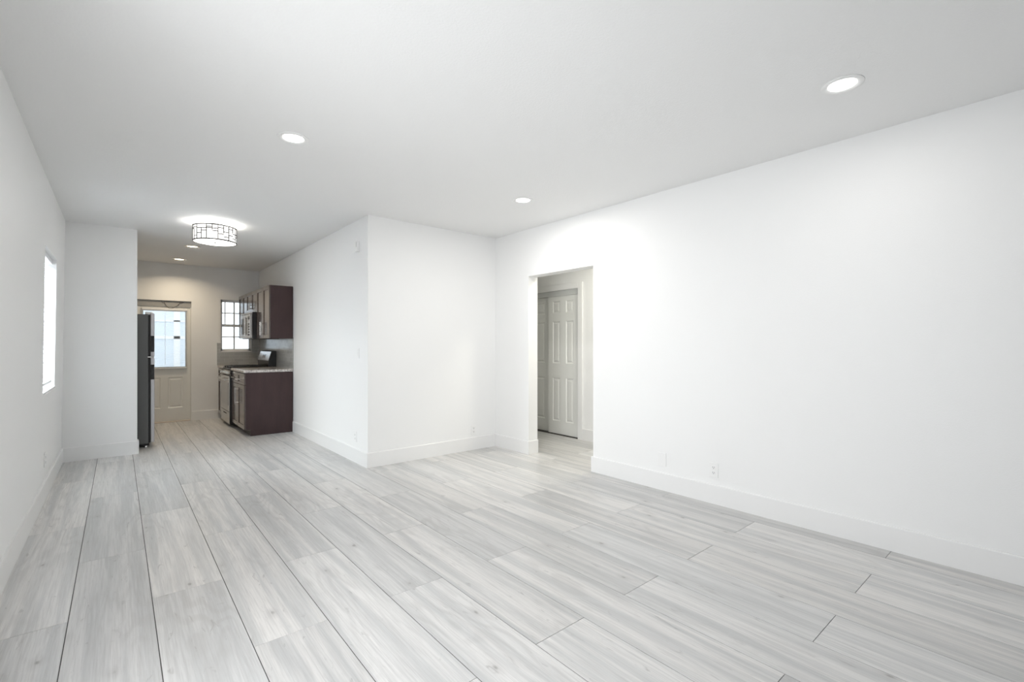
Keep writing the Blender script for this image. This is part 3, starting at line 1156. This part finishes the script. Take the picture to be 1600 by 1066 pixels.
pl.color = (1, 0.97, 0.93)
pl.shadow_soft_size = 0.15
po = bpy.data.objects.new('drum_bulb', pl)
C.objects.link(po)
po.location = (dx, dy, 2.53)
po.parent = t
po.matrix_parent_inverse = Matrix.Translation(t.location).inverted()


# ------------------------------------------------------------------ outlets, switches, plates
def plate(face, u, z, kind, label, cat, name, group=None, w=0.072, h=0.116):
    """face: (axis, value, sign) - the wall plane and the direction it looks"""
    ax, val, s = face

    def P(u0, u1, d0, d1, z0, z1):
        a, b = sorted((val + s * d0, val + s * d1))
        return (a, b, u0, u1, z0, z1) if ax == 'x' else (u0, u1, a, b, z0, z1)
    loc = (val, u, z) if ax == 'x' else (u, val, z)
    t = thing(name, label, cat, loc, group)
    MB().box(*P(u - w / 2, u + w / 2, 0.0003, 0.006, z - h / 2, z + h / 2), 0.002).build('cover_plate', M['plate'], t)
    if kind == 'outlet':
        for zz in (z - 0.021, z + 0.021):
            r = MB().box(*P(u - 0.016, u + 0.016, 0.005, 0.0078, zz - 0.014, zz + 0.014), 0.002).build('receptacle', M['plate'], t)
            mb = MB()
            mb.box(*P(u - 0.008, u - 0.0055, 0.007, 0.0082, zz - 0.003, zz + 0.007))
            mb.box(*P(u + 0.0055, u + 0.008, 0.007, 0.0082, zz - 0.003, zz + 0.006))
            mb.box(*P(u - 0.0025, u + 0.0025, 0.007, 0.0082, zz - 0.0105, zz - 0.006))
            mb.build('slots', M['slot'], r)
    elif kind == 'switch':
        MB().box(*P(u - 0.016, u + 0.016, 0.005, 0.010, z - 0.033, z + 0.033), 0.002).build('rocker', M['plastic'], t)
    elif kind == 'blank':
        for zz in (z - 0.04, z + 0.04):
            MB().box(*P(u - 0.003, u + 0.003, 0.005, 0.0072, zz - 0.003, zz + 0.003)).build('screw', M['plastic'], t)
    return t


plate(('x', XR, -1), 1.852, 0.272, 'outlet', 'white electrical outlet low on the long right wall, the clearest one', 'outlet', 'wall_outlet')
plate(('x', XR, -1), 2.325, 0.270, 'blank', 'blank white cover plate on the right wall between the doorway and the outlet', 'cover plate', 'blank_plate', w=0.085, h=0.12)
plate(('y', YC, -1), 3.350, 0.243, 'outlet', 'faint white outlet low on the short wall left of the doorway corner', 'outlet', 'wall_outlet')
plate(('x', XK, -1), 5.050, 0.280, 'outlet', 'white outlet low on the kitchen side wall near its outer corner', 'outlet', 'wall_outlet')
plate(('x', XK, -1), 4.975, 1.197, 'switch', 'white light switch at mid height on the kitchen side wall', 'switch', 'light_switch')
plate(('x', lx(0.32) , 1), 5.527, 0.322, 'outlet', 'white outlet low on the left wall under the narrow window', 'outlet', 'wall_outlet')
t = thing('door_chime', 'small white chime box high on the kitchen side wall near its corner', 'door chime', (XK, 4.985, 2.355))
MB().box(XK - 0.030, XK - 0.0003, 4.935, 5.045, 2.295, 2.410, 0.004).build('cover', M['plastic'], t)
MB().box(XK - 0.0315, XK - 0.029, 4.955, 4.963, 2.345, 2.402).build('slot', M['fascia'], t)

# ------------------------------------------------------------------ outdoors seen through the glass
struct(MB().box(-12, 14, YB + 0.16, 24, -0.25, -0.05), 'ground_outside', M['ground'], 'pale paved yard outside the back door')
t = thing('neighbour_house', 'pale sided house with a white-framed window seen through the back door', 'house', (1.5, 12.2, -0.05))
mb = MB()
yy = 12.2
z = -0.04
while z < 3.3:
    mb.prism([(yy - 0.022, z), (yy + 0.1, z), (yy + 0.1, z + 0.15), (yy - 0.006, z + 0.15)], -1.0, 1.42, 'x')
    z += 0.15
mb.build('siding_wall', M['siding'], t)
nx0, nx1, nz0, nz1 = 0.30, 1.28, 0.78, 2.05
mb = MB()
for bxs in ((nx0 - 0.1, nx0, nz0 - 0.1, nz1 + 0.1), (nx1, nx1 + 0.1, nz0 - 0.1, nz1 + 0.1), (nx0, nx1, nz1, nz1 + 0.1), (nx0, nx1, nz0 - 0.12, nz0), (0.90, 1.01, nz0, nz1), (nx0, nx1, 1.42, 1.48), (nx0, nx1, 1.78, 1.81)):
    mb.box(bxs[0], bxs[1], yy - 0.06, yy - 0.02, bxs[2], bxs[3])
wf = mb.build('window_frame', M['outtrim'], t)
MB().box(nx0, nx1, yy - 0.035, yy - 0.025, nz0, nz1).build('pane', M['outglass'], wf)
